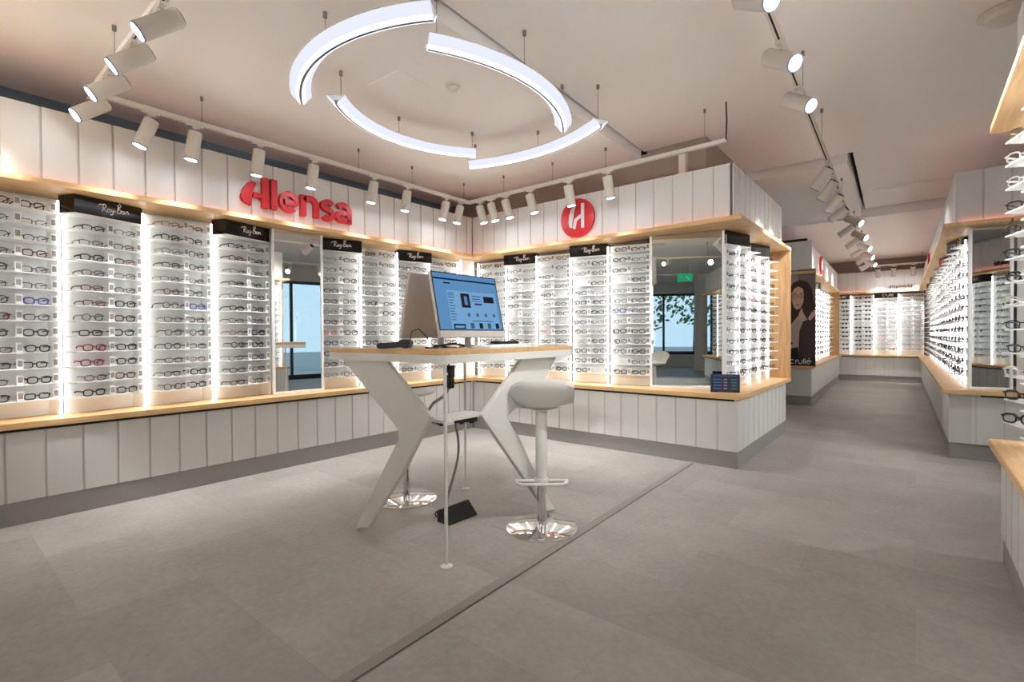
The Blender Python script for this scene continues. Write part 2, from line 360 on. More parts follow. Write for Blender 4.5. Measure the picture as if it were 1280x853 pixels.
board('white corner filler board between the two rack walls', -4.66, -4.60, 4.60, 4.83, .66, 2.20, WHITE, 'corner_filler')
board('white back board behind the racks on the lettering wall', -4.83, -4.815, -.28, 4.95, .66, 2.20, BACKP, 'back_board')
board('plain white board beside the slanted mirror at the aisle mouth', .72, 2.75, 6.50, 6.515, .66, 2.20, PANEL, 'back_board')
board('white back board behind the near racks', .80, .815, .35, 3.56, .635, 2.25, BACKP, 'back_board')
board('white back board behind the aisle racks of the corner kiosk', -1.60, -1.585, 5.12, 6.74, .66, 2.20, BACKP, 'back_board')

# ------------------------------------------------------------------ racks
W = .483
SH = .1076; Z0 = .12
def facet(m, W=W):
    C = Vector((.066, -.12)); R = Vector((W, 0.))
    if m: return Vector((0, 0)), Vector((W-.066, -.12))
    return C, R
def poly(m, W=W):
    p = [(0, 0), (.066, -.12), (W, 0), (W-.048, .11), (.02, .02)]
    return [(W-x, y) for x, y in p][::-1] if m else p
RC = {}
def plate(a, b, t, z0, z1):
    a = Vector(a); b = Vector(b); d = (b-a).normalized(); n = Vector((-d.y, d.x))*t
    return MB().prism([a, b, b+n, a+n], z0, z1)
def rack_meshes(m, W, h):
    k = (m, round(W, 3), round(h, 3))
    if k in RC: return RC[k]
    p = poly(m, W)
    pts = {'o': (0, 0), 'c': (.066, -.12), 'r': (W, 0), 'b': (W-.048, .11), 'a': (.02, .02)}
    f = (lambda q: (W-q[0], q[1])) if m else (lambda q: q)
    d = {}
    d['shelf'] = MB().prism(p, -.007, 0).mesh('shelf', WHITE)
    bk = plate(f(pts['a']), f(pts['b']), .005, 0, h); d['back_panel'] = bk.mesh('back_panel', BACKP)
    d['side_panel'] = plate(f(pts['b']), f(pts['r']), .006, 0, h).mesh('side_panel', WHITE)
    q = f((0, 0)); s = -1 if m else 1
    d['led_post'] = MB().box(q[0]-.006, q[0]+.006, -.004, .010, 0.005, h-.002).mesh('led_post', LEDM)
    d['header'] = MB().prism(p, 0, .122).mesh('header_box', GLOSSB)
    RC[k] = d; return d
TAGM = MB().box(-.018, .018, -.003, .001, 0, .064).box(-.0125, .0125, -.0036, -.003, .016, .054, 1).mesh('price_tag', [WHITE, TAGG])

def let_rayban(mb, w, y0, y1):
    S = lambda pts: mb.stroke(pts, w, y0, y1)
    S([(-.16, .30), (-.05, .42), (.05, .40)]); S([(.10, .40), (.06, .05)])
    S([(.0, .38), (.14, .46), (.24, .40), (.20, .27), (.09, .22)]); S([(.10, .22), (.20, .10), (.30, .04)])
    S(arc(.36, .15, .06, .08, 20, 340, 10)); S([(.42, .23), (.42, .09), (.47, .07)])
    S([(.50, .24), (.52, .12), (.58, .10)]); S([(.62, .25), (.58, .02), (.50, -.08), (.44, -.04)])
    S([(.66, .17), (.74, .19)])
    S([(.84, .55), (.80, .08)]); S([(.78, .50), (.92, .62), (.98, .52), (.84, .34), (.98, .26), (.95, .12), (.80, .08)])
    S(arc(1.08, .19, .06, .08, 20, 340, 10)); S([(1.14, .28), (1.14, .14), (1.2, .13)])
    S([(1.22, .28), (1.24, .13)]); S([(1.23, .22), (1.30, .29), (1.34, .24), (1.35, .15), (1.42, .17)])
def let_crulle(mb, w, y0, y1):
    S = lambda pts, c=False: mb.stroke(pts, w, y0, y1, c)
    S(arc(.16, .16, .16, .16, 50, 310)); S([(.42, 0), (.42, .30)]); S(arc(.54, .18, .12, .13, 180, 80, 6))
    S([(.62, .31), (.62, .13)] + arc(.75, .13, .13, .13, 180, 360) + [(.88, .31)])
    S([(.99, 0), (.99, .45)]); S([(1.09, 0), (1.09, .45)])
    S([(1.20, .17), (1.50, .17)] + arc(1.35, .16, .155, .155, 5, 310)); S([(1.36, .40), (1.44, .50)])
RB = MB(); let_rayban(RB, .045, -.012, 0); RBM = RB.mesh('lettering', LETW)
CB = MB(); let_crulle(CB, .05, -.012, 0); CRM = CB.mesh('lettering', LETW)

# ------------------------------------------------------------------ eyeglasses
STY = {  # lens width, height, squareness, tube radius, bridge gap, half-rim
    'rectangular': (.052, .034, 3.6, .0033, .018, 0), 'square': (.050, .039, 3.0, .0038, .019, 0), 'round': (.046, .043, 2.0, .0029, .021, 0),
    'thin oval': (.050, .035, 2.4, .0023, .018, 0), 'cat-eye': (.052, .040, 2.7, .0037, .017, 0), 'thin rectangular': (.053, .033, 3.8, .0023, .018, 0)}
def rim_pts(sty, side, seg=14):
    w, h, n, r, br, hf = STY[sty]; cx = side*(w+br)/2; out = []
    for i in range(seg):
        a = 2*PI*i/seg; c, s = math.cos(a), math.sin(a)
        x = w/2*math.copysign(abs(c)**(2/n), c); z = h/2*math.copysign(abs(s)**(2/n), s)
        if sty == 'cat-eye' and z > 0: z += .006*max(0, side*x/(w/2))
        out.append((cx+x, .003*(abs((cx+x))/.06)**2, h/2+r+z))
    return out
def front_mb(sty, seg=14, mi=0, n=4):
    w, h, nn, r, br, hf = STY[sty]; mb = MB()
    for s in (-1, 1): mb.tube(rim_pts(sty, s, seg), r, n, True, mi)
    z = h*.72; mb.tube([(-br/2-.002, 0, z), (0, -.002, z+.003), (br/2+.002, 0, z)], r, n, mi=mi)
    for s in (-1, 1): mb.tube([(s*(w+br/2-.001), .003, h*.82), (s*(w+br/2+.007), .006, h*.84)], r*1.25, n, mi=mi)
    return mb
def temple_mb(sty, s, mi=0, n=4, mb=None):
    w, h, nn, r, br, hf = STY[sty]; mb = mb or MB(); x = s*(w+br/2+.007); z = h*.84
    return mb.tube([(x, .005, z), (x, .05, z+.001), (x-s*.003, .088, z-.002), (x-s*.004, .104, z-.013), (x-s*.004, .112, .004)], [r*1.3, r*1.2, r*1.2, r*1.3, r*1.4], n, mi=mi)
def lens_mb(sty, s, mb=None, seg=14, mi=0):
    mb = mb or MB(); p = rim_pts(sty, s, seg); return mb.add(p, [tuple(range(seg))], mi)
GC = {}
def gl_meshes(sty, colr, sun):
    k = (sty, colr, sun)
    if k not in GC:
        m = FRM[colr]; l = SUNL if sun else LENS
        one = front_mb(sty, 12); temple_mb(sty, -1, mb=one); temple_mb(sty, 1, mb=one); lens_mb(sty, -1, one, 12, 1); lens_mb(sty, 1, one, 12, 1)
        GC[k] = {'one': one.mesh('eyeglasses', [m, l]), 'front': front_mb(sty).mesh('front_frame', m), -1: temple_mb(sty, -1).mesh('temple', m), 1: temple_mb(sty, 1).mesh('temple', m),
                 'l-1': lens_mb(sty, -1).mesh('lens', l), 'l1': lens_mb(sty, 1).mesh('lens', l)}
    return GC[k]
GLASSES = []    # candidates: (matrix, style, colour, sun, rack text, shelf, slot text, near flag)
ORD = ['top', 'second', 'third', 'fourth', 'fifth', 'sixth', 'seventh', 'eighth', 'ninth', 'tenth', 'eleventh', 'twelfth', 'thirteenth']
RACKN = []
def rack(loc, rz, m, header, label, W=W, pool=None, side=('outer', 'inner'), tags=True, rows=13, sh=SH, z0=Z0, colours=None, sun=0, empty=0., special=None, h=None, group=None, tg=None, turn=0):
    h = h or (rows*sh+z0-.02); h = min(h, 1.538) if loc[2] > .65 else h
    M = rack_meshes(m, W, h); rng = random.Random(hash(label) % 99991 if False else sum(map(ord, label)))
    root = thing('eyewear_rack', label, 'display rack', loc, rz, group or 'eyewear racks')
    for k in ('back_panel', 'side_panel', 'led_post'): put(k, M[k], root)
    a, b = facet(m, W); ang = math.atan2(b.y-a.y, b.x-a.x); e = (b-a); nin = Vector((-e.y, e.x)).normalized()
    ts_tag = (.505, .945); ts_gl = (.27, .735)
    if m: ts_tag = (.055, .495); ts_gl = (.265, .73)
    ts_gl = tg or ts_gl
    nrow = rows-1 if header else rows
    if header:
        hb = put('header_box', M['header'], root, (0, 0, z0+nrow*sh+.001)); put('shelf', M['shelf'], root, (0, 0, z0+nrow*sh))
        if header == 'blank': hb['label'] = 'plain gloss black header box'
    if header and header != 'blank':
        me, sc, dx = (RBM, .13, .5) if header == 'rb' else (CRM, .15, .75)
        c = a + e*(.52 if not m else .48) - e.normalized()*sc*dx
        lt = put('lettering', me, hb, (c.x, c.y, .036), ang); lt.scale = (sc, .1, sc)
        lt['label'] = 'white script lettering' if header == 'rb' else 'white rounded lettering'
    stuff = MB()
    Mw = Matrix.Translation(loc) @ Matrix.Rotation(rz, 4, 'Z')
    for i in range(nrow):
        z = z0+i*sh; r_ = nrow-1-i
        s = put('shelf', M['shelf'], root, (0, 0, z))
        for t in ts_tag:
            p = a+e*t+nin*.006
            if tags: put('price_tag', TAGM, s, (p.x, p.y, 0), ang)
            else:
                T = Matrix.Translation((p.x, p.y, z)) @ Matrix.Rotation(ang, 4, 'Z')
                stuff.add([T @ Vector(v) for v in ((-.018, -.003, 0), (.018, -.003, 0), (.018, -.003, .064), (-.018, -.003, .064))], [(0, 1, 2, 3)], 0)
                stuff.add([T @ Vector(v) for v in ((-.0125, -.004, .016), (.0125, -.004, .016), (.0125, -.004, .054), (-.0125, -.004, .054))], [(0, 1, 2, 3)], 1)
        for q, t in enumerate(ts_gl):
            sp = (special or {}).get((r_, q))
            if not sp and rng.random() < empty: continue
            sty = rng.choice(['rectangular', 'rectangular', 'square', 'thin oval', 'thin rectangular', 'round', 'square'])
            cl = sp or rng.choice(colours or ['black', 'black', 'black', 'brown', 'gunmetal', 'black', 'tortoise'])
            if sp: sty = 'square'
            p = a+e*(t+rng.uniform(-.03, .03))+nin*(.03+rng.uniform(-.006, .01))
            T = Mw @ Matrix.Translation((p.x, p.y, z)) @ Matrix.Rotation(ang+turn+rng.gauss(0, .07), 4, 'Z') @ Matrix.Scale(1.08, 4)
            GLASSES.append((T, sty, cl, rng.random() < sun, label, r_, side[q], pool))
    if not tags and stuff.f: tag(stuff.obj('price_tags', [WHITE, TAGG], root), kind='stuff')
    return root
LP = -4.635
# wall with the lettering: posts
L0 = .676
n_ = ['first', 'second', 'third', 'fourth', 'fifth']
spL = {1: {(6, 1): 'blue'}, 2: {(8, 0): 'red', (9, 0): 'red', (6, 1): 'brown'}, 3: {(6, 1): 'blue', (2, 0): 'silver'}, 5: {(7, 0): 'pink', (8, 0): 'blue'}}
for i in range(0, 4):
    rack((LP, L0+W*1.004*(i-1), .66), A90, 0, 'rb' if i in (1, 3) else None, f'{n_[3-i]} white eyewear rack left of the wall mirror', pool=f'{n_[3-i]} rack left of wall mirror', side=('farther from mirror', 'nearer mirror'), special=spL.get(i+1))
for i in range(0, 4):
    rack((LP, L0+W*1.004*(i+4), .66), A90, 1, 'rb' if i in (0, 2) else None, f'{n_[i]} white eyewear rack right of the wall mirror', pool=f'{n_[i]} rack right of wall mirror', side=('nearer mirror', 'farther from mirror'), special=spL.get(i+5), colours=['black', 'brown', 'gunmetal', 'silver', 'black', 'gunmetal'])
BP = 4.84
for i in range(5):
    rack((-2.12-W*(i+1), BP, .66), 0, 0, 'rb' if i in (1, 3) else None, f'{n_[i]} white eyewear rack left of the corner mirror', pool=f'{n_[i]} rack left of corner mirror', side=('farther from mirror', 'nearer mirror'), empty=.1 if i else .02,
         colours=['black', 'gunmetal', 'silver', 'black', 'brown', 'gunmetal'] if i else ['black', 'gunmetal', 'black', 'brown'], special={(6, 0): 'blue'} if i == 0 else ({(8, 0): 'pink'} if i == 2 else None))
WA = .44
for i in range(4):
    rack((-1.415, 4.99+WA*i, .66), A90, 1, None if i % 2 else 'blank', f'{n_[i]} white aisle rack right of the corner mirror', W=WA, pool=None, tags=False, special={(5, 1): 'pink', (4, 0): 'blue'} if i == 1 else None)
# second kiosk, behind the poster
k2a = A90+rad(1.75); k2o = Vector((-1.30, 9.47))
def along(o, a, x, y): return (o[0]+math.cos(a)*x-math.sin(a)*y, o[1]+math.sin(a)*x+math.cos(a)*y, .66)
for i in range(10):
    rack(along(k2o, k2a, .06+W*i, .22), k2a, 1, 'cr' if i in (1, 3) else None, f'{ORD[i] if i else "first"} white rack past the fashion poster', tags=False)
for i in range(4):
    rack((.14-W*(i+1), 15.34, .66), 0, 0, 'cr' if i in (1, 3) else None, f'{n_[i]} far end wall rack counted from the right', tags=False, sun=.9 if i >= 2 else 0, colours=['black', 'brown'] if i >= 2 else ['gunmetal', 'silver', 'pink', 'brown'])
for i in range(17):
    rack(along(rko, RKROT, rk_len-.17-W*(i+1), .2), RKROT, 0, None if i % 3 != 1 else 'cr', f'{ORD[i] if 0 < i < 13 else ("first" if i == 0 else str(i+1)+"th")} white rack beyond the slanted mirror', tags=False)
for i in range(5):
    rack((.46, 3.53-W*i, .635), -A90, 0, None if i else None, f'{n_[i]} rack from the far end of the nearest unit', pool='nearest rack opposite the table' if i == 0 else None, side=('at the shelf tip', 'deeper along the shelf'), tags=i == 0, sh=.1155, h=1.6, tg=(.20, .62) if i == 0 else None, turn=rad(38) if i == 0 else 0,
         colours=['clear', 'black', 'black', 'black', 'tortoise', 'black'], special={(0, 0): 'gold', (1, 0): 'clear', (2, 0): 'clear'} if i == 0 else None)
for i in range(3):
    rack((-1.50-W*i, -.24, .66), PI, 0, 'rb' if i == 0 else None, f'{n_[i]} rack of the corner behind the camera', tags=False)
for i in range(5):
    rack((3.54, 3.62-W*i, .66), -A90, 0, 'cr' if i in (1, 3) else None, f'{n_[i]} rack on the right side wall past the nearest unit', tags=False)
for i in range(4):
    rack((.34, -1.34-W*i, .66), -A90, 0, 'rb' if i == 0 else None, f'{n_[i]} rack behind the camera by the window', tags=False)

# pick the 300 pairs that show largest as things of their own, the rest becomes one mass
def seen(g):
    p = proj(g[0].translation)
    if not p: return 0
    x, y, z = p
    if not (-12 < x < 1292 and -5 < y < 858): return 0
    if 498 < x < 630 and 343 < y < 420: return 0            # behind the two monitors
    if 410 < x < 715 and 437 < y < 457: return 0            # behind the table top
    return 1/z
own = sorted([g for g in GLASSES if g[7] and seen(g)], key=lambda g: -seen(g))[:300]
ownset = set(id(g) for g in own)
usedlab = {}
for g in own:
    T, sty, cl, sun, rk, r_, side, pool = g
    z = proj(T.translation)[2]; m = gl_meshes(sty, cl, sun)
    lab = f'{cl} eyeglasses on {ORD[r_]} shelf, {pool}, {side}'
    loc = T.translation; rz = T.to_euler().z; sc_ = T.to_scale()
    if z < 4.0:
        o = thing('eyeglasses', lab, 'eyeglasses', loc, rz, 'eyeglasses on the rack shelves')
        o.scale = sc_; put('front_frame', m['front'], o); put('temple', m[-1], o); put('temple', m[1], o); put('lens', m['l-1'], o); put('lens', m['l1'], o)
    else:
        eg = put('eyeglasses', m['one'], None, loc, rz); eg.scale = sc_; tag(eg, lab, 'eyeglasses', 'eyeglasses on the rack shelves')
def low(sty, sun):
    mb = front_mb(sty, 8, 0, 3); temple_mb(sty, -1, 0, 3, mb); temple_mb(sty, 1, 0, 3, mb); lens_mb(sty, -1, mb, 8, 1); lens_mb(sty, 1, mb, 8, 1); return mb
LOW = {}
allv, allf, allm = [], [], []; mi_of = {}; mats = []
def mi(m):
    if m.name not in mi_of: mi_of[m.name] = len(mats); mats.append(m)
    return mi_of[m.name]
nv = 0
for g in GLASSES:
    if id(g) in ownset: continue
    T, sty, cl, sun = g[:4]
    if sty not in LOW: LOW[sty] = low(sty, False); LOW[sty].np = np.array(LOW[sty].v)
    L_ = LOW[sty]; Mx = np.array(T); P = L_.np @ Mx[:3, :3].T + Mx[:3, 3]
    allv.append(P); a_, b_ = mi(FRM[cl]), mi(SUNL if sun else LENS)
    allf += [tuple(nv+i for i in f) for f in L_.f]; allm += [a_ if x == 0 else b_ for x in L_.m]; nv += len(P)
me = bpy.data.meshes.new('distant_eyeglasses'); me.from_pydata(np.vstack(allv).tolist(), [], allf)
for m in mats: me.materials.append(m)
me.polygons.foreach_set('material_index', allm)
tag(put('distant_eyeglasses', me), 'many small eyeglasses on the racks down the aisle', 'eyeglasses', None, 'stuff')

# ------------------------------------------------------------------ mirrors
def mirror(loc, rz, w, z0, z1, label):
    t = thing('tall_mirror', label, 'mirror', loc, rz)
    MB().box(.02, w-.02, -.004, 0, z0+.02, z1-.004).obj('mirror_glass', MIRROR, t)
    MB().box(0, .022, -.014, .014, z0, z1).box(w-.022, w, -.014, .014, z0, z1).box(.022, w-.022, -.014, .014, z0, z0+.022).box(.022, w-.022, 0.001, .014, z0+.022, z1).obj('frame', WHITE, t)
    return t
mirror((-4.60, 2.128, 0), A90-rad(5.5), .482, .662, 2.197, 'tall white framed mirror set between racks under the red lettering')
mirror((-2.105, 4.80, 0), rad(15), .70, .662, 2.197, 'wide corner mirror reflecting the shop window')
mirror((.385, 6.42, 0), rad(15), .32, .662, 2.197, 'slanted mirror at the aisle mouth reflecting racks')

# ------------------------------------------------------------------ signs
sg = thing('shop_sign', 'big red raised Alensa lettering on the white panelling', 'sign', (-4.484, 0, 0), A90)
y0, y1 = -.045, 0
def L_(mb): mb.obj('letter', RED, sg, smooth=False)
mb = MB(); lf = [(1.934, 2.533), (1.905, 2.545), (1.872, 2.532), (1.835, 2.475), (1.813, 2.42), (1.812, 2.385), (1.828, 2.36), (1.86, 2.342), (1.893, 2.334), (1.893, 2.40), (1.905, 2.46), (1.92, 2.50)]
mb.prism([(x, z) for x, z in lf], y0, y1, 'y'); mb.box(1.908, 1.99, y0, y1, 2.413, 2.453); mb.box(1.986, 2.041, y0, y1, 2.332, 2.597); L_(mb)
L_(MB().box(2.063, 2.116, y0, y1, 2.334, 2.601))
L_(MB().stroke([(2.165, 2.425), (2.288, 2.425)] + arc(2.226, 2.43, .067, .074, 0, 312, 22), .047, y0, y1))
L_(MB().box(2.336, 2.388, y0, y1, 2.330, 2.526).stroke(arc(2.428, 2.44, .064, .066, 150, 0, 12) + [(2.492, 2.332)], .052, y0, y1))
L_(MB().stroke(arc(2.612, 2.472, .052, .038, 25, 270, 12)[:-1] + arc(2.612, 2.39, .052, .043, 90, -150, 12), .047, y0, y1))
L_(MB().stroke(arc(2.778, 2.452, .066, .060, 150, 0, 10) + [(2.844, 2.332)], .052, y0, y1).stroke([(2.83, 2.43), (2.765, 2.43)] + arc(2.757, 2.393, .042, .038, 90, 270, 10) + [(2.80, 2.357), (2.835, 2.375)], .044, y0, y1))
def disc(label, loc, rz, r):
    t = thing('round_sign', label, 'sign', loc, rz)
    MB().prism(arc(0, 0, r, r, 0, 360, 48)[:-1], -.03, 0, 'y').obj('disc', RED, t)
    mb = MB(); k = r/.21
    mb.prism([(x*k, z*k) for x, z in ((-.045, .135), (-.075, .10), (-.098, .03), (-.105, -.04), (-.09, -.095), (-.06, -.10), (-.055, -.03), (-.035, .06), (-.015, .135))], -.034, -.03, 'y')
    mb.box(.055*k, .092*k, -.034, -.03, -.115*k, .15*k); mb.stroke([(-.035*k, -.115*k), (-.015*k, -.02*k), (.06*k, .02*k)], .036*k, -.034, -.03)
    o = mb.obj('emblem', PANEL, t); o['label'] = 'white emblem strokes'
    return t
disc('round red emblem sign on the panelling over the back racks', (-2.87, 4.668, 2.475), 0, .21)
p = along(k2o, k2a, 1.72, .086); disc('small round red emblem sign above the poster kiosk racks', (p[0], p[1], 2.515), k2a, .175)
p = along((.30, 3.65), -A90, 1.3, .086); disc('round red emblem sign over the nearest rack unit', (p[0], p[1], 2.55), -A90, .18)
p = along(rko, RKROT, 3.2, .086); disc('small round red emblem sign down the opposite aisle side', (p[0], p[1], 2.5), RKROT, .17)
def dioptric(label, loc, rz, s):
    mb = MB(); w = .07; x = 0
    def S(pts): mb.stroke([(px+x, pz) for px, pz in pts], w, -.03, 0)
    for ch in 'dioptrické':
        if ch in 'dopcé':
            if ch == 'c': S(arc(.17, .17, .15, .17, 45, 315))
            elif ch == 'é': S([(.04, .18), (.32, .18)] + arc(.17, .17, .15, .17, 5, 310)); S([(.18, .42), (.26, .52)])
            else: S(arc(.17, .17, .15, .17, 0, 360, 16))
            if ch == 'd': S([(.32, 0), (.32, .55)])
            if ch == 'p': S([(.02, -.2), (.02, .34)])
            x += .46
        elif ch == 'i': S([(.06, 0), (.06, .34)]); S([(.06, .42), (.06, .5)]); x += .2
        elif ch == 't': S([(.1, .5), (.1, .05), (.2, 0)]); S([(0, .34), (.2, .34)]); x += .3
        elif ch == 'r': S([(.06, 0), (.06, .34)]); S([(.06, .22), (.14, .33), (.24, .32)]); x += .32
        elif ch == 'k': S([(.06, 0), (.06, .55)]); S([(.28, .34), (.08, .17), (.3, 0)]); x += .38
    t = thing('word_sign', label, 'sign', loc, rz); o = mb.obj('letters', DARKTXT, t); o.scale = (s, 1, s); return t
dioptric('small dark lettering over the far end wall racks', (-.52, 15.19, 2.30), 0, .125)
dioptric('small dark lettering over the racks on the right side wall', (3.39, 2.9, 2.30), -A90, .125)

# ------------------------------------------------------------------ poster of a woman
pt = thing('fashion_poster', 'tall poster of a dark haired woman in glasses and dark jacket', 'poster', (-1.69, 9.515, .64))
MB().box(0, .40, -.02, 0, 0, 1.635).obj('board', mat('poster_edge', rgb(40, 34, 34), .5), pt)
pr = MB(); PM = [mat('poster_grey', rgb(156, 143, 136), .6, noise=.05), mat('poster_grey_dark', rgb(122, 110, 106), .6, noise=.05), mat('poster_hair', rgb(64, 42, 36), .6, noise=.25, nscale=(60, 60, 6)), mat('poster_skin', rgb(222, 176, 152), .6, noise=.04),
                 mat('poster_sweater', rgb(192, 176, 168), .7, noise=.06), mat('poster_jacket', rgb(72, 56, 55), .7, noise=.12), mat('poster_black', rgb(26, 22, 24), .6), mat('poster_lip', rgb(150, 84, 78), .6), LETW]
lay = [0]
def pp(poly_, m):
    lay[0] += 1; y = -.02-.0004*lay[0]; pr.add([(x, y, z) for x, z in poly_], [tuple(range(len(poly_)))], m)
pp([(0, 0), (.4, 0), (.4, 1.635), (0, 1.635)], 0); pp([(.16, 0), (.4, 0), (.4, 1.635), (.15, 1.635)], 1)
pp([(.0, .6), (0, 1.1), (.02, 1.32), (.08, 1.42), (.18, 1.46), (.29, 1.42), (.35, 1.3), (.38, 1.1), (.4, .95), (.4, .6)], 2)            # hair
pp([(.0, .55), (.05, .72), (.15, .86), (.2, .95), (.26, .84), (.33, .7), (.3, .3), (.0, .25)], 4)                                      # sweater
pp([(.13, .80), (.2, 1.0), (.24, .86), (.2, .78)], 3)
pp([(.055, 1.24), (.06, 1.10), (.09, 1.0), (.135, .955), (.185, .99), (.225, 1.08), (.235, 1.2), (.22, 1.31), (.15, 1.35), (.09, 1.32)], 3)   # face
pp([(.05, 1.2), (.06, 1.33), (.12, 1.38), (.2, 1.36), (.24, 1.25), (.26, 1.1), (.3, 1.25), (.25, 1.42), (.12, 1.43), (.04, 1.35)], 2)  # fringe
pp([(.115, 1.045), (.14, 1.055), (.17, 1.045), (.142, 1.03)], 7)
pp([(.138, 1.2), (.152, 1.2), (.158, 1.1), (.128, 1.1)], 3)
for cx in (.098, .195):
    mbx = MB(); lay[0] += 1; pr.stroke(arc(cx, 1.185, .036, .03, 0, 360, 14)[:-1], .007, -.0275, -.0265, True, 5); pp(arc(cx, 1.185, .012, .007, 0, 360, 8)[:-1], 6)
    pp([(cx-.03, 1.225), (cx+.03, 1.228), (cx+.03, 1.236), (cx-.03, 1.234)], 2)
pr.stroke([(.134, 1.19), (.159, 1.19)], .006, -.0275, -.0265, False, 5)
pp([(.16, .32), (.17, .6), (.22, .76), (.3, .80), (.4, .90), (.4, .3), (.4, .0), (.14, .0)], 5)                                        # jacket
pp([(0, .0), (0, .52), (.06, .4), (.15, .34), (.16, .0)], 6); pp([(0, .36), (.12, .40), (.15, .33), (0, .3)], 4)
pp([(.29, .80), (.34, .90), (.4, .97), (.4, .86), (.33, .78)], 3)                                                                     # hand on the shoulder
pp([(0, 0), (.4, 0), (.4, .16), (0, .16)], 6)
pr.obj('print', PM, pt)
lt = put('lettering', CRM, pt, (.03, -.034, .055)); lt.scale = (.205, .1, .20); lt['label'] = 'white rounded lettering'

# ------------------------------------------------------------------ standing table
TB = thing('standing_table', 'high white table with oak top and angular plate legs', 'table', (-2.40, 2.33, 0))
def rrect(x0, x1, y0, y1, r, n=5):
    out = []
    for cx, cy, a in ((x1-r, y1-r, 0), (x0+r, y1-r, 90), (x0+r, y0+r, 180), (x1-r, y0+r, 270)): out += arc(cx, cy, r, r, a, a+90, n)
    return out
ox, oy = -2.40, 2.33
tx0, tx1, ty0, ty1 = -2.93-ox, -1.845-ox, 1.70-oy, 2.95-oy
MB().prism(rrect(tx0, tx1, ty0, ty1, .05), 1.099, 1.125).obj('table_top', WOODX, TB, bevel=.002)
fr = MB(); o_ = rrect(tx0, tx1, ty0, ty1, .05); i_ = rrect(tx0+.03, tx1-.03, ty0+.03, ty1-.03, .03)
n = len(o_); vs = [(x, y, 1.055) for x, y in o_] + [(x, y, 1.055) for x, y in i_] + [(x, y, 1.099) for x, y in o_] + [(x, y, 1.099) for x, y in i_]
fs = []
for k in range(n):
    q = (k+1) % n; fs += [(k, q, n+q, n+k), (k, q, 2*n+q, 2*n+k), (n+k, n+q, 3*n+q, 3*n+k)]
fr.add(vs, fs); fr.box(tx0+.03, tx1-.03, ty0+.03, ty1-.03, 1.085, 1.098); fr.obj('apron', WMETAL, TB)
def unproj(px, py, axis, val):
    d = FW + RT*((px-640)/FPX) - UP*((py-426.5)/FPX); t = (val-CAMPOS[axis])/d[axis]; return CAMPOS+d*t
la = [(427, 448), (481, 450), (538, 522), (503, 590), (460, 660), (444, 663), (470, 605), (498, 549), (497, 537)]
q = [unproj(x, y, 1, 1.745) for x, y in la]
MB().prism([(p.x-ox, min(1.062, max(.003, p.z))) for p in q], 1.745-oy, 1.775-oy, 'y').obj('plate_leg', WMETAL, TB, bevel=.003)
lb = [(652, 444), (695, 441), (676, 478), (631, 521), (646, 545), (672, 602), (692, 638), (682, 639), (655, 600), (600, 520)]
q = [unproj(x, y, 0, -1.925) for x, y in lb]
MB().prism([(p.y-oy, min(1.062, max(.003, p.z))) for p in q], -1.94-ox, -1.91-ox, 'x').obj('plate_leg', WMETAL, TB, bevel=.003)
for bx, by in ((-1.886, 1.757), (-2.723, 2.746)):
    MB().tube([(bx-ox, by-oy, .006), (bx-ox, by-oy, 1.07)], .0095, 12).lathe([(.032, 0), (.032, .004), (.02, .009), (.0095, .012)], 20, (bx-ox, by-oy, 0)).obj('support_rod', WMETAL, TB, smooth=True)
MB().prism([(x-ox, y-oy) for x, y in ((-2.07, 1.777), (-1.90, 1.775), (-1.875, 1.74), (-1.865, 1.80), (-1.905, 1.82), (-1.941, 1.85), (-1.941, 2.12), (-2.09, 2.10))], .735, .752).obj('lower_shelf', WMETAL, TB)
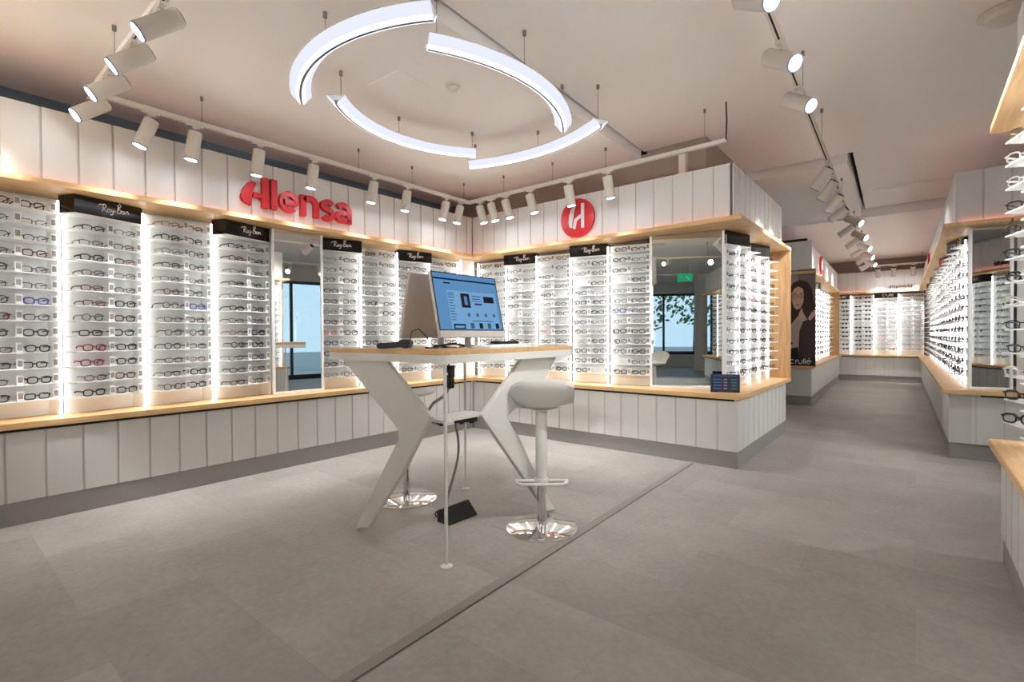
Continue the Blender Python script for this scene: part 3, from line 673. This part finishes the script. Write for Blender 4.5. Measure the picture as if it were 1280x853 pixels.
# monitors
def monitor(label, loc, rz, on_):
    t = thing('desktop_monitor', label, 'monitor', loc, rz)
    H, Wd = .390, .555
    root = bpy.data.objects.new('screen_unit', None)
    sb = MB().box(-Wd/2, Wd/2, -.012, .012, 0, H).obj('display_body', [SILVER], t, (0, 0, .062), bevel=.004); sb.rotation_euler = (rad(-12.5), 0, 0)
    MB().box(-Wd/2+.002, Wd/2-.002, -.0126, -.0122, .040, H-.002).obj('bezel', BLACK, sb)
    MB().box(-Wd/2+.001, Wd/2-.001, -.0128, -.012, .001, .039).obj('chin', mat('silver_chin', rgb(205, 198, 190), .35, .2), sb)
    scn = MB(); z0, z1 = .046, H-.008; ww = Wd/2-.010
    E_ = lambda nm, c, s: emis('screen_'+nm, rgb(*c), s)
    ms = [E_('blue', (92, 140, 186), 0.166), E_('header', (22, 40, 62), 0.136), E_('white', (112, 158, 200), 0.175), E_('photo', (48, 40, 44), 0.136), E_('purple', (74, 60, 120), 0.136), E_('text', (62, 96, 132), 0.156), E_('bar', (86, 134, 180), 0.166)] if on_ else [BLACK]*7
    def R(u0, u1, v0, v1, m, k=0): x0 = -ww+2*ww*u0; x1 = -ww+2*ww*u1; a = z1-(z1-z0)*v1; b = z1-(z1-z0)*v0; scn.add([(x0, -.0128-k*.0002, a), (x1, -.0128-k*.0002, a), (x1, -.0128-k*.0002, b), (x0, -.0128-k*.0002, b)], [(0, 1, 2, 3)], m)
    R(0, 1, 0, 1, 0)
    if on_:
        R(0, 1, 0, .08, 6, 1); R(0, 1, .085, .115, 1, 1); R(.14, .24, .16, .185, 1, 2)
        R(.17, .96, .3, .99, 2, 1); R(.18, .27, .33, .40, 6, 2)
        for i in range(9): R(.18, .27-.012*(i % 3), .42+.05*i, .435+.05*i, 5, 2)
        R(.37, .51, .34, .60, 3, 2); R(.42, .47, .39, .55, 6, 3); R(.74, .92, .37, .49, 3, 2); R(.76, .90, .40, .45, 1, 3)
        R(.55, .70, .37, .39, 5, 2); R(.55, .68, .42, .44, 5, 2); R(.58, .70, .51, .545, 4, 2); R(.54, .72, .465, .475, 4, 2)
        for i in range(4): R(.44+.14*i, .48+.14*i, .70, .76, 5, 2)
        R(.50, .84, .835, .85, 5, 2); R(.20, .38, .90, .99, 1, 2); R(.22, .36, .93, .97, 2, 3)
        for i in range(4): R(.46+.14*i, .52+.14*i, .88, .98, 3 if i % 2 else 5, 2)
    scn.obj('screen', ms, sb)
    MB().prism(rrect(-.1, .1, -.08, .08, .02), 0, .007).obj('stand_base', CHROME, t, (0, .06, 0))
    MB().box(-.022, .022, .010, .018, .006, .10).obj('stand_neck', mat('silver_stand', rgb(180, 174, 168), .3, .7), t, (0, .035, 0))
    return t
monitor('desktop monitor showing a blue web page on the high table', (-2.055, 2.15, 1.125), A90, True)
monitor('desktop monitor seen from its silver back on the high table', (-2.36, 2.12, 1.125), -A90, False)
def keyboard(label, x, y, rz):
    t = thing('keyboard', label, 'keyboard', (x, y, 1.125), rz)
    MB().prism([(-.065, .0), (.065, 0), (.065, .016), (-.065, .006)], -.22, .22, 'x').obj('case', WMETAL, t, bevel=.002)
    k = MB()
    for r in range(5):
        for c in range(15): k.box(-.21+.028*c, -.186+.028*c, -.056+.0235*r, -.036+.0235*r, .008+.0018*r, .0125+.0018*r)
    tag(k.obj('keys', WHITE, t), kind='stuff')
    return t
keyboard('white keyboard lying in front of the lit monitor', -1.925, 2.30, A90)
ct = thing('card_terminal', 'black handheld card terminal lying on the high table', 'card reader', (-2.36, 1.80, 1.125), rad(32))
MB().prism([(-.10, .008), (-.095, .03), (.02, .04), (.06, .055), (.10, .05), (.105, .02), (.08, .0), (.05, .008), (-.05, .0), (-.09, .0)], -.036, .036, 'y').obj('body', BLACK, ct, bevel=.006)
MB().box(-.085, -.03, -.028, .028, .0312, .0345).obj('keypad', mat('terminal_keys', rgb(92, 80, 72), .5), ct)
tag(MB().tube([(.09, 0, .045), (.10, .02, .10), (.13, .05, .115), (.16, .07, .08), (.20, .10, .02), (.28, .14, .008)], .0035, 6).obj('cable', BLACK, ct))
def smooth_pts(P, n=8):
    P = [Vector(p) for p in P]; out = []
    for i in range(len(P)-1):
        p0, p1, p2, p3 = P[max(0, i-1)], P[i], P[i+1], P[min(len(P)-1, i+2)]
        for k in range(n):
            t = k/n; out.append(.5*((2*p1)+(p2-p0)*t+(2*p0-5*p1+4*p2-p3)*t*t+(3*p1-p0-3*p2+p3)*t**3))
    return out+[P[-1]]
cl_ = MB()
for P in ([(-2.2, 1.9, 1.130), (-2.22, 2.05, 1.12), (-2.18, 2.2, 1.132), (-2.22, 2.35, 1.13), (-2.15, 2.5, 1.132)], [(-2.25, 2.0, 1.131), (-2.17, 2.1, 1.15), (-2.2, 2.25, 1.13), (-2.26, 2.4, 1.131)], [(-2.28, 2.1, 1.130), (-2.16, 2.3, 1.12), (-2.2, 2.45, 1.14), (-2.24, 2.6, 1.130)]):
    cl_.tube(smooth_pts(P), .006, 6)
tag(cl_.obj('cable_tangle', BLACK, None), 'black cables tangled between the two monitors', 'cable', None, 'stuff')
tag(MB().box(-.04, .04, -.11, .11, 0, .035).obj('docking_hub', BLACK, None, (-2.21, 2.62, 1.125), bevel=.004), 'small black hub box behind the lit monitor', 'hub')
# power plug under the table, cables, power strip, floor box
pl = thing('power_plug', 'black power plug hanging under the table rim', 'plug', (-2.06, 1.95, .93))
MB().box(-.03, .03, -.02, .02, .03, .10).box(-.022, .028, -.018, .018, -.03, .03).obj('body', BLACK, pl, bevel=.004)
MB().box(-.012, .012, -.021, -.02, .045, .06).obj('socket_face', WHITE, pl)
MB().tube([(0, 0, .10), (0, 0, .132)], .004, 6).obj('hook', BLACK, pl)
tag(MB().tube(smooth_pts([(-2.06, 1.95, .90), (-2.10, 1.94, .85), (-2.17, 1.92, .80), (-2.2, 1.9, .72), (-2.12, 1.9, .70)]), .009, 8).obj('braided_cable', mat('braided_grey', rgb(150, 146, 142), .7, noise=.6, nscale=(90, 90, 90)), None), 'grey braided cable sloping from plug to the lower shelf', 'cable')
ps = thing('power_strip', 'black power strip fixed under the small table shelf', 'power strip', (-2.0, 1.95, .70), rad(66))
MB().box(-.12, .12, -.018, .018, .008, .034).obj('body', BLACK, ps, bevel=.004)
for i in range(4): MB().lathe([(.014, .0), (.014, .009)], 12, (-.09+.06*i, 0, 0)).obj('socket', BLACK, ps)
tag(MB().tube(smooth_pts([(-2.03, 1.97, .695), (-2.06, 2.02, .58), (-2.13, 2.08, .45), (-2.22, 2.11, .28), (-2.33, 2.17, .12), (-2.40, 2.24, .05), (-2.43, 2.27, .03)]), .0075, 8).obj('floor_cable', mat('braided_grey', rgb(150, 146, 142)), None), 'black and grey cable dropping from table to floor box', 'cable')
fb = thing('floor_box', 'black wedge power box on the floor under the table', 'power box', (unproj(561.7, 658, 2, 0).x-.055, unproj(561.7, 658, 2, 0).y+.129, 0), A90)
MB().prism([(-.055, .006), (-.055, 0), (.06, 0), (.06, .010), (.04, .085), (.026, .085)], -.129, .129, 'x').obj('body', BLACK, fb, bevel=.003)
for i in range(3): MB().tube(smooth_pts([(-.12+.02*i, .03, .012), (-.13+.02*i, .075, .05), (-.06+.05*i, .085, .055), (-.03+.06*i, .03, .05)]), .005, 6).obj('cord', BLACK, fb)

# bar stools
def stool(label, loc, rz):
    t = thing('bar_stool', label, 'bar stool', loc, rz)
    MB().lathe([(.223, 0), (.223, .008), (.215, .014), (.06, .02), (.03, .022)], 48).obj('base', CHROME, t, smooth=True)
    MB().lathe([(.027, .02), (.027, .34)], 24).obj('lower_post', CHROME, t, smooth=True)
    MB().lathe([(.036, .30), (.036, .76)], 24).obj('column', WMETAL, t, smooth=True)
    MB().tube([(-.0, -.165, .295), (0, .165, .295)], .011, 10).tube([(0, -.155, .295), (.05, -.15, .295), (.08, -.12, .295), (.08, 0, .295), (.08, .12, .295), (.05, .15, .295), (0, .155, .295)], .010, 10).lathe([(.042, .275), (.042, .315)], 24).obj('footrest', WMETAL, t, smooth=True)
    # seat shell: a rounded pan whose rear rim (local +x) rises as a low back
    mb = MB(); n, mrad = 40, 9; RX, RY = .205, .20
    def hgt(u, a): # u 0..1 radius
        back = max(0, math.cos(a))**.55
        return .775+.012*u*u+0.16*back*(max(0, u-.45)/.55)**1.5+.015*max(0, u-.8)
    top = []; 
    for i in range(mrad+1):
        u = i/mrad
        for k in range(n):
            a = 2*PI*k/n; e = (abs(math.cos(a))**2.6+abs(math.sin(a))**2.6)**(-1/2.6)
            top.append((RX*u*e*math.cos(a), RY*u*e*math.sin(a), hgt(u, a)))
    bot = [(x*1.02, y*1.02, .765-.02*(1-(i//n)/mrad)+(z-.775)*.92 + .0) for i, (x, y, z) in enumerate(top)]
    fs = []
    for i in range(mrad):
        for k in range(n):
            q = (k+1) % n; fs.append((i*n+k, i*n+q, (i+1)*n+q, (i+1)*n+k))
    N = len(top); fs += [tuple(N+v for v in f[::-1]) for f in fs]
    for k in range(n): q = (k+1) % n; fs.append((mrad*n+k, mrad*n+q, N+mrad*n+q, N+mrad*n+k))
    mb.add(top+bot, fs); s = mb.obj('seat', WMETAL, t, smooth=True)
    MB().tube([(0.0, .0, .745), (-.06, -.13, .745), (-.07, -.17, .745)], .006, 8).obj('lift_lever', CHROME, t)
    MB().lathe([(.04, .735), (.10, .752)], 24).obj('seat_mount', WMETAL, t, smooth=True)
    return t
stool('white shell bar stool with chrome base, seat fully visible by the table', (-1.797, 2.478, 0), rad(-50))
stool('white bar stool half hidden behind the angular plate leg', (-2.897, 2.306, 0), rad(-140))

# ------------------------------------------------------------------ small things
nd = thing('acrylic_display', 'small navy lens price display standing on the counter corner', 'display stand', (-1.37, 4.79, .66), rad(22))
MB().box(-.125, .125, -.006, .006, .0, .165).obj('card', mat('navy_card', rgb(24, 28, 66), .3), nd)
MB().box(-.13, .13, -.03, .05, 0, .004).box(-.13, .13, -.009, -.0065, .004, .17).obj('stand', LENS, nd)
ptx = MB()
for i in range(4):
    ptx.box(-.105, -.03, -.0072, -.0066, .03+.028*i, .040+.028*i, 0).box(-.012, .018, -.0072, -.0066, .03+.028*i, .040+.028*i, 1).box(.05, .10, -.0072, -.0066, .03+.028*i, .040+.028*i, 2)
ptx.box(-.10, .10, -.0072, -.0066, .148, .154, 0)
ptx.obj('print', [mat('blue_print', rgb(70, 120, 190), .5), mat('pink_print', rgb(190, 150, 190), .5), mat('teal_print', rgb(70, 140, 150), .5)], nd)
sd = thing('smoke_detector', 'white ceiling smoke detector inside the light ring', 'smoke detector', (-2.62, 2.54, 3.03))
MB().lathe([(.055, 0), (.055, -.015), (.045, -.022)], 24).obj('base', TRACKW, sd, smooth=True)
MB().lathe([(.036, -.022), (.036, -.035), (.03, -.045), (.01, -.05)], 24).obj('sensor', TRACKW, sd, smooth=True)
dm = thing('ceiling_sensor', 'round white dome sensor on the ceiling above the nearest unit', 'sensor', (.41, 4.2, 3.13))
MB().lathe([(.13, 0), (.13, -.012), (.11, -.02)], 24).obj('base', TRACKW, dm, smooth=True)
MB().lathe([(.10, -.02), (.09, -.05), (.05, -.07), (.01, -.075)], 24).obj('dome', TRACKW, dm, smooth=True)
hatch = tag(MB().box(-.18, .18, -.175, .175, -.004, 0).obj('access_hatch', CEIL, None, (-2.945, 2.325, 3.0295), rad(2)), 'square flush access hatch in the ceiling inside the ring', 'hatch')
tag(MB().tube([(0, 0, 0), (.006, 0, -.15), (0, 0, -.31)], .006, 8).obj('hanging_cable', BLACK, None, (-1.23, 4.33, 3.13)), 'black cable hanging from ceiling to the track end', 'cable')
dc = thing('air_duct_box', 'white duct box behind the panel top near the kiosk corner', 'duct', (-1.80, 4.90, 2.76))
MB().box(-.035, .035, -.03, .05, 0, .27).obj('box', TRACKW, dc, bevel=.004)
MB().box(-.03, .03, -.032, -.03, .0, .03).obj('grille', DARK, dc)
ex = thing('exit_sign', 'green emergency exit sign hanging behind the camera', 'sign', (-.35, -3.2, 2.55), PI)
MB().box(-.18, .18, -.02, .02, 0, .2).obj('panel', emis('exit_green', rgb(30, 140, 90), .2), ex)
MB().stroke([(-.1, .05), (-.06, .1), (-.02, .12), (.0, .06)], .018, -.024, -.02).stroke([(.03, .1), (.12, .1), (.09, .13)], .018, -.024, -.02).obj('pictogram', LETW, ex)
MB().tube([(-.12, 0, .2), (-.12, 0, .58)], .006).obj('hanger', TRACKW, ex); MB().tube([(.12, 0, .2), (.12, 0, .58)], .006).obj('hanger', TRACKW, ex)

# ------------------------------------------------------------------ ring of four light arcs
def ring_arc(p0, p1, sag, label, rods):
    p0, p1 = Vector(p0), Vector(p1); mid = (p0+p1)/2; ch = (p1-p0).length; R_ = (ch*ch/4+sag*sag)/(2*sag)
    cen = Vector((-2.62, 2.6)); nrm = (mid-cen).normalized(); d = (p1-p0).normalized(); nrm = Vector((-d.y, d.x)); nrm = nrm if nrm.dot(mid-cen) > 0 else -nrm
    c = mid+nrm*(sag-R_); a0 = math.atan2(p0.y-c.y, p0.x-c.x); a1 = math.atan2(p1.y-c.y, p1.x-c.x)
    while a1-a0 > PI: a1 -= 2*PI
    while a1-a0 < -PI: a1 += 2*PI
    n = 36; t = thing('ring_light_arc', label, 'pendant light', (0, 0, 2.80), 0, 'arc lights of the ring')
    def sweep(prof, name, m, closed=True, sm=True):
        mb = MB(); k = len(prof)
        for i in range(n+1):
            a = a0+(a1-a0)*i/n
            for rr, z in prof: mb.v.append((c.x+(R_+rr)*math.cos(a), c.y+(R_+rr)*math.sin(a), z))
        for i in range(n):
            for q in range(k if closed else k-1):
                mb.f.append((i*k+q, i*k+(q+1) % k, (i+1)*k+(q+1) % k, (i+1)*k+q)); mb.m.append(0)
        if closed: mb.f += [tuple(range(k)), tuple(n*k+q for q in range(k))]; mb.m += [0, 0]
        return mb.obj(name, m, t, smooth=sm)
    for s in (-1, 1):
        sweep([(s*.026, .014), (s*.066, .055), (s*.062, .062), (s*.020, .026)], 'diffuser_wing', RINGM)
        sweep([(s*.009, 0), (s*.012, -.001), (s*.0265, .0145), (s*.018, .020), (s*.010, .006)], 'led_line', RINGL)
    sweep([(-.009, -.002), (-.003, -.002), (-.003, .004), (.003, .004), (.003, -.002), (.009, -.002), (.012, .03), (-.012, .03)], 'channel', RINGC)
    sweep([(-.064, .0625), (.064, .0625), (.064, .066), (-.064, .066)], 'top_plate', TRACKW)
    for x, y in rods:
        zc = 3.03 if x < xs(y)-.01 else 3.13
        MB().tube([(x, y, .06), (x, y, zc-2.80)], .0022, 6).lathe([(.012, zc-2.80-.03), (.012, zc-2.80)], 10, (x, y, 0)).obj('suspension_wire', mat('wire_grey', rgb(130, 124, 116), .5, .4), t)
    return t
ring_arc((-3.28, 1.74), (-1.90, 1.71), .21, 'largest glowing light arc at the top, crossing nearest the camera', [(-2.59, 1.515), (-3.15, 1.66), (-1.95, 1.70)])
ring_arc((-2.12, 1.86), (-2.16, 3.29), .215, 'glowing light arc bowing toward the aisle side of the ring', [(-1.93, 2.50), (-2.11, 1.92), (-2.12, 3.22)])
ring_arc((-3.10, 1.89), (-3.08, 3.26), .265, 'glowing light arc bowing toward the wall with lettering', [(-3.08, 1.915), (-3.35, 2.62), (-3.10, 3.24)])
ring_arc((-3.33, 3.45), (-1.89, 3.41), .17, 'glowing light arc bowing toward the round red sign wall', [(-3.28, 3.47), (-2.63, 3.6), (-1.91, 3.40)])

# ------------------------------------------------------------------ tracks and spotlights
def track(label, p0, p1, rods, z=2.80):
    p0, p1 = Vector(p0), Vector(p1); d = p1-p0; L = d.length; a = math.atan2(d.y, d.x)
    t = thing('lighting_track', label, 'lighting track', (p0.x, p0.y, z), a)
    MB().box(0, L, -.018, -.006, -.0, .034).box(0, L, .006, .018, 0, .034).box(0, L, -.006, .006, .02, .034).obj('rail', TRACKW, t)
    MB().box(.002, L-.002, -.0058, .0058, .006, .0195).obj('slot', DARK, t)
    for s in rods:
        w = p0+d.normalized()*s; zc = 3.03 if (w.x < xs(w.y)-.01 and w.y < 4.93) or (6.42 < w.y and w.x < xb(w.y)) else 3.13
        if w.y > 9.45: zc = 3.0 if w.y < 10.5 else 3.07
        MB().tube([(s, 0, .034), (s, 0, zc-z)], .0022, 6).lathe([(.011, zc-z-.03), (.011, zc-z)], 10, (s, 0, 0)).lathe([(.016, .034), (.012, .046)], 10, (s, 0, 0)).obj('suspension_rod', MATS['wire_grey'], t)
    return t
track('white light track crossing the ceiling at upper left', (-1.4, .79), (-4.24, .79), [.3, 2.25])
track('white light track above the wall with the red lettering', (-4.22, .81), (-4.22, 4.33), [.63, 2.0, 2.66, 3.45])
track('white light track above the wall with the round red sign', (-4.24, 4.35), (-1.23, 4.35), [.57, 1.25, 1.88, 2.83])
track('long white light track running down the aisle', (-.52, .6), (-.66, 5.95), [1.5, 3.3, 4.4])
track('white light track over the far part of the aisle', (-.665, 6.0), (-.86, 15.0), [1.0, 3, 5, 7])
HOUS = MB().lathe([(.045, .0), (.047, -.004), (.047, -.205), (.043, -.207)], 28).mesh('housing', TRACKW, smooth=True)
REAR = MB().lathe([(.041, .004), (.041, .0005)], 24).mesh('rear_cap', DARK)
LENM = MB().lathe([(.0395, -.2075), (.0395, -.2095), (.02, -.2105)], 28).mesh('lens', LENSE)
LRIM = MB().lathe([(.047, -.2055), (.0475, -.213), (.041, -.2135), (.0405, -.2095)], 28).mesh('lens_ring', LENSR)
ADP = MB().box(-.055, .055, -.014, .014, -.016, 0).box(-.016, .03, -.011, .011, -.032, -.016).tube([(0, 0, -.03), (0, 0, -.075)], .008, 8).mesh('track_adapter', TRACKW)
def spot(x, y, dr, label, group=None, a=0, power=1., z=2.80, piv=.03, cone=72):
    t = thing('track_spotlight', label, 'spotlight', (x, y, z), 0, group)
    put('track_adapter', ADP, t, (0, 0, 0), a)
    h = put('housing', HOUS, t); d = Vector(dr).normalized(); q = d.to_track_quat('-Z', 'Y'); h.rotation_euler = q.to_euler()
    h.location = Vector((0, 0, -.085))-d*piv
    put('rear_cap', REAR, h); put('lens', LENM, h); put('lens_ring', LRIM, h)
    l = bpy.data.lights.new('spot_lamp', 'SPOT'); l.energy = SPOT_W*power; l.color = (.965, .985, 1); l.spot_size = rad(cone); l.spot_blend = .95; l.shadow_soft_size = .045
    lo = bpy.data.objects.new('spot_lamp', l); COL.objects.link(lo); lo.parent = h; lo.location = (0, 0, -.22)
    return t
for i, (px, py) in enumerate(((186, 47), (152, 89), (130, 124), (116, 151))):
    d = Vector(((-.2, -.75, -.62), (-.2, -.75, -.62), (-.1, -.75, -.62), (0, -.75, -.62))[i]).normalized(); le = unproj(px, py, 2, 2.715+d.z*.12)
    spot(le.x-d.x*.12, .79, d, f'{n_[i]} white spotlight from the camera on the crossing ceiling track', a=0, piv=.10, power=1.6)
for i, y in enumerate((1.11, 1.39, 1.86, 2.34, 2.98, 3.4, 3.96, 4.19)):
    spot(-4.22, y, (-.10, (-.35, -.12, -.08, -.1, -.12, -.1, -.2, -.2)[i], -1), f'{ORD[i] if i else "first"} white spotlight along the lettering wall track', a=A90, power=.58)
for i, x in enumerate((-4.04, -3.86, -3.64, -3.29, -2.79, -2.34)):
    spot(x, 4.35, (.25 if i < 4 else .12, .12, -1), f'{ORD[i] if i else "first"} white spotlight along the round sign wall track', a=0, power=.6)
for i, (px, py) in enumerate(((942, 10), (980, 84), (1003, 136))):
    d = Vector((.74, -.40, -.58)).normalized(); le = unproj(px, py, 2, 2.715+d.z*.12); y = le.y-d.y*.12
    spot(-.523-.026*(y-.6), y, d, f'{n_[i]} big white spotlight on the near aisle track', a=A90, piv=.10)
for i, y in enumerate((5.45, 5.95, 6.6)):
    spot(-.652-.022*(y-5.6), y, (-.68, .25, -.9), f'{n_[i]} white spotlight turned toward the corner kiosk racks', a=A90, power=.7)
for i in range(11):
    y = 7.3+.62*i; s = 1 if i % 2 else -1
    spot(-.66-.0217*(y-6), y, (s*.8, -.35 if s > 0 else .2, -.5), f'{ORD[i] if i else "first"} spotlight in the cluster at the far aisle track', a=A90, power=.42)
for i, x in enumerate((-.72, -.42, -.06)):
    t = spot(x, 14.75, (0, .5, -1), f'{n_[i]} spotlight before the far end wall lettering', z=2.80)
track('short white light track before the far end wall', (-1.1, 14.75), (.3, 14.75), [.2, 1.2])
# added fill lamps out of view, behind the camera and over the entrance side
track('added white light track behind the camera', (-3.8, -.9), (.0, -.9), [.5, 2, 3.5])
track('second added white light track behind the camera', (-3.8, -4), (1.5, -4), [.5, 2, 4])
for i, x in enumerate((-3.5, -2.3, -1.1, -.2)): spot(x, -.9, ((-1.1, 2.3, -1.3), (-2.3, 3.6, -1.25), (-3.5, 4.6, -1.3), (-2.5, 5.7, -1.15))[i], f'{n_[i]} added fill spotlight on the track behind the camera', power=(4.2, 4.4, 4.2, 2.2)[i], cone=(68, 60, 52, 50)[i])  # unseen spots added as frontal fill for the two rack walls
for i, x in enumerate((-3.2, -1.2, .8)): spot(x, -4, (.1, .3, -1), f'{n_[i]} added fill spotlight on the unseen rearmost track', power=1.9)
track('added unseen light track over the entrance side', (1.9, 3.9), (1.9, 6.1), [.4, 1.8])  # unseen track and spots added to brighten the dim aisle faces
for i, y in enumerate((4.1, 4.7, 5.3, 5.9)): spot(1.9, y, (-.8, (-.5, .1, .3, -.1)[i], -.7), f'{n_[i]} added fill spotlight over the entrance side of the aisle', a=A90, power=.7)
for i, y in enumerate((1.0, 1.9)): spot(-.53-.026*(y-.6), y, (-.5 if i else .6, .35, -.8), f'{("first", "second")[i]} spotlight above the camera on the aisle track', a=A90)
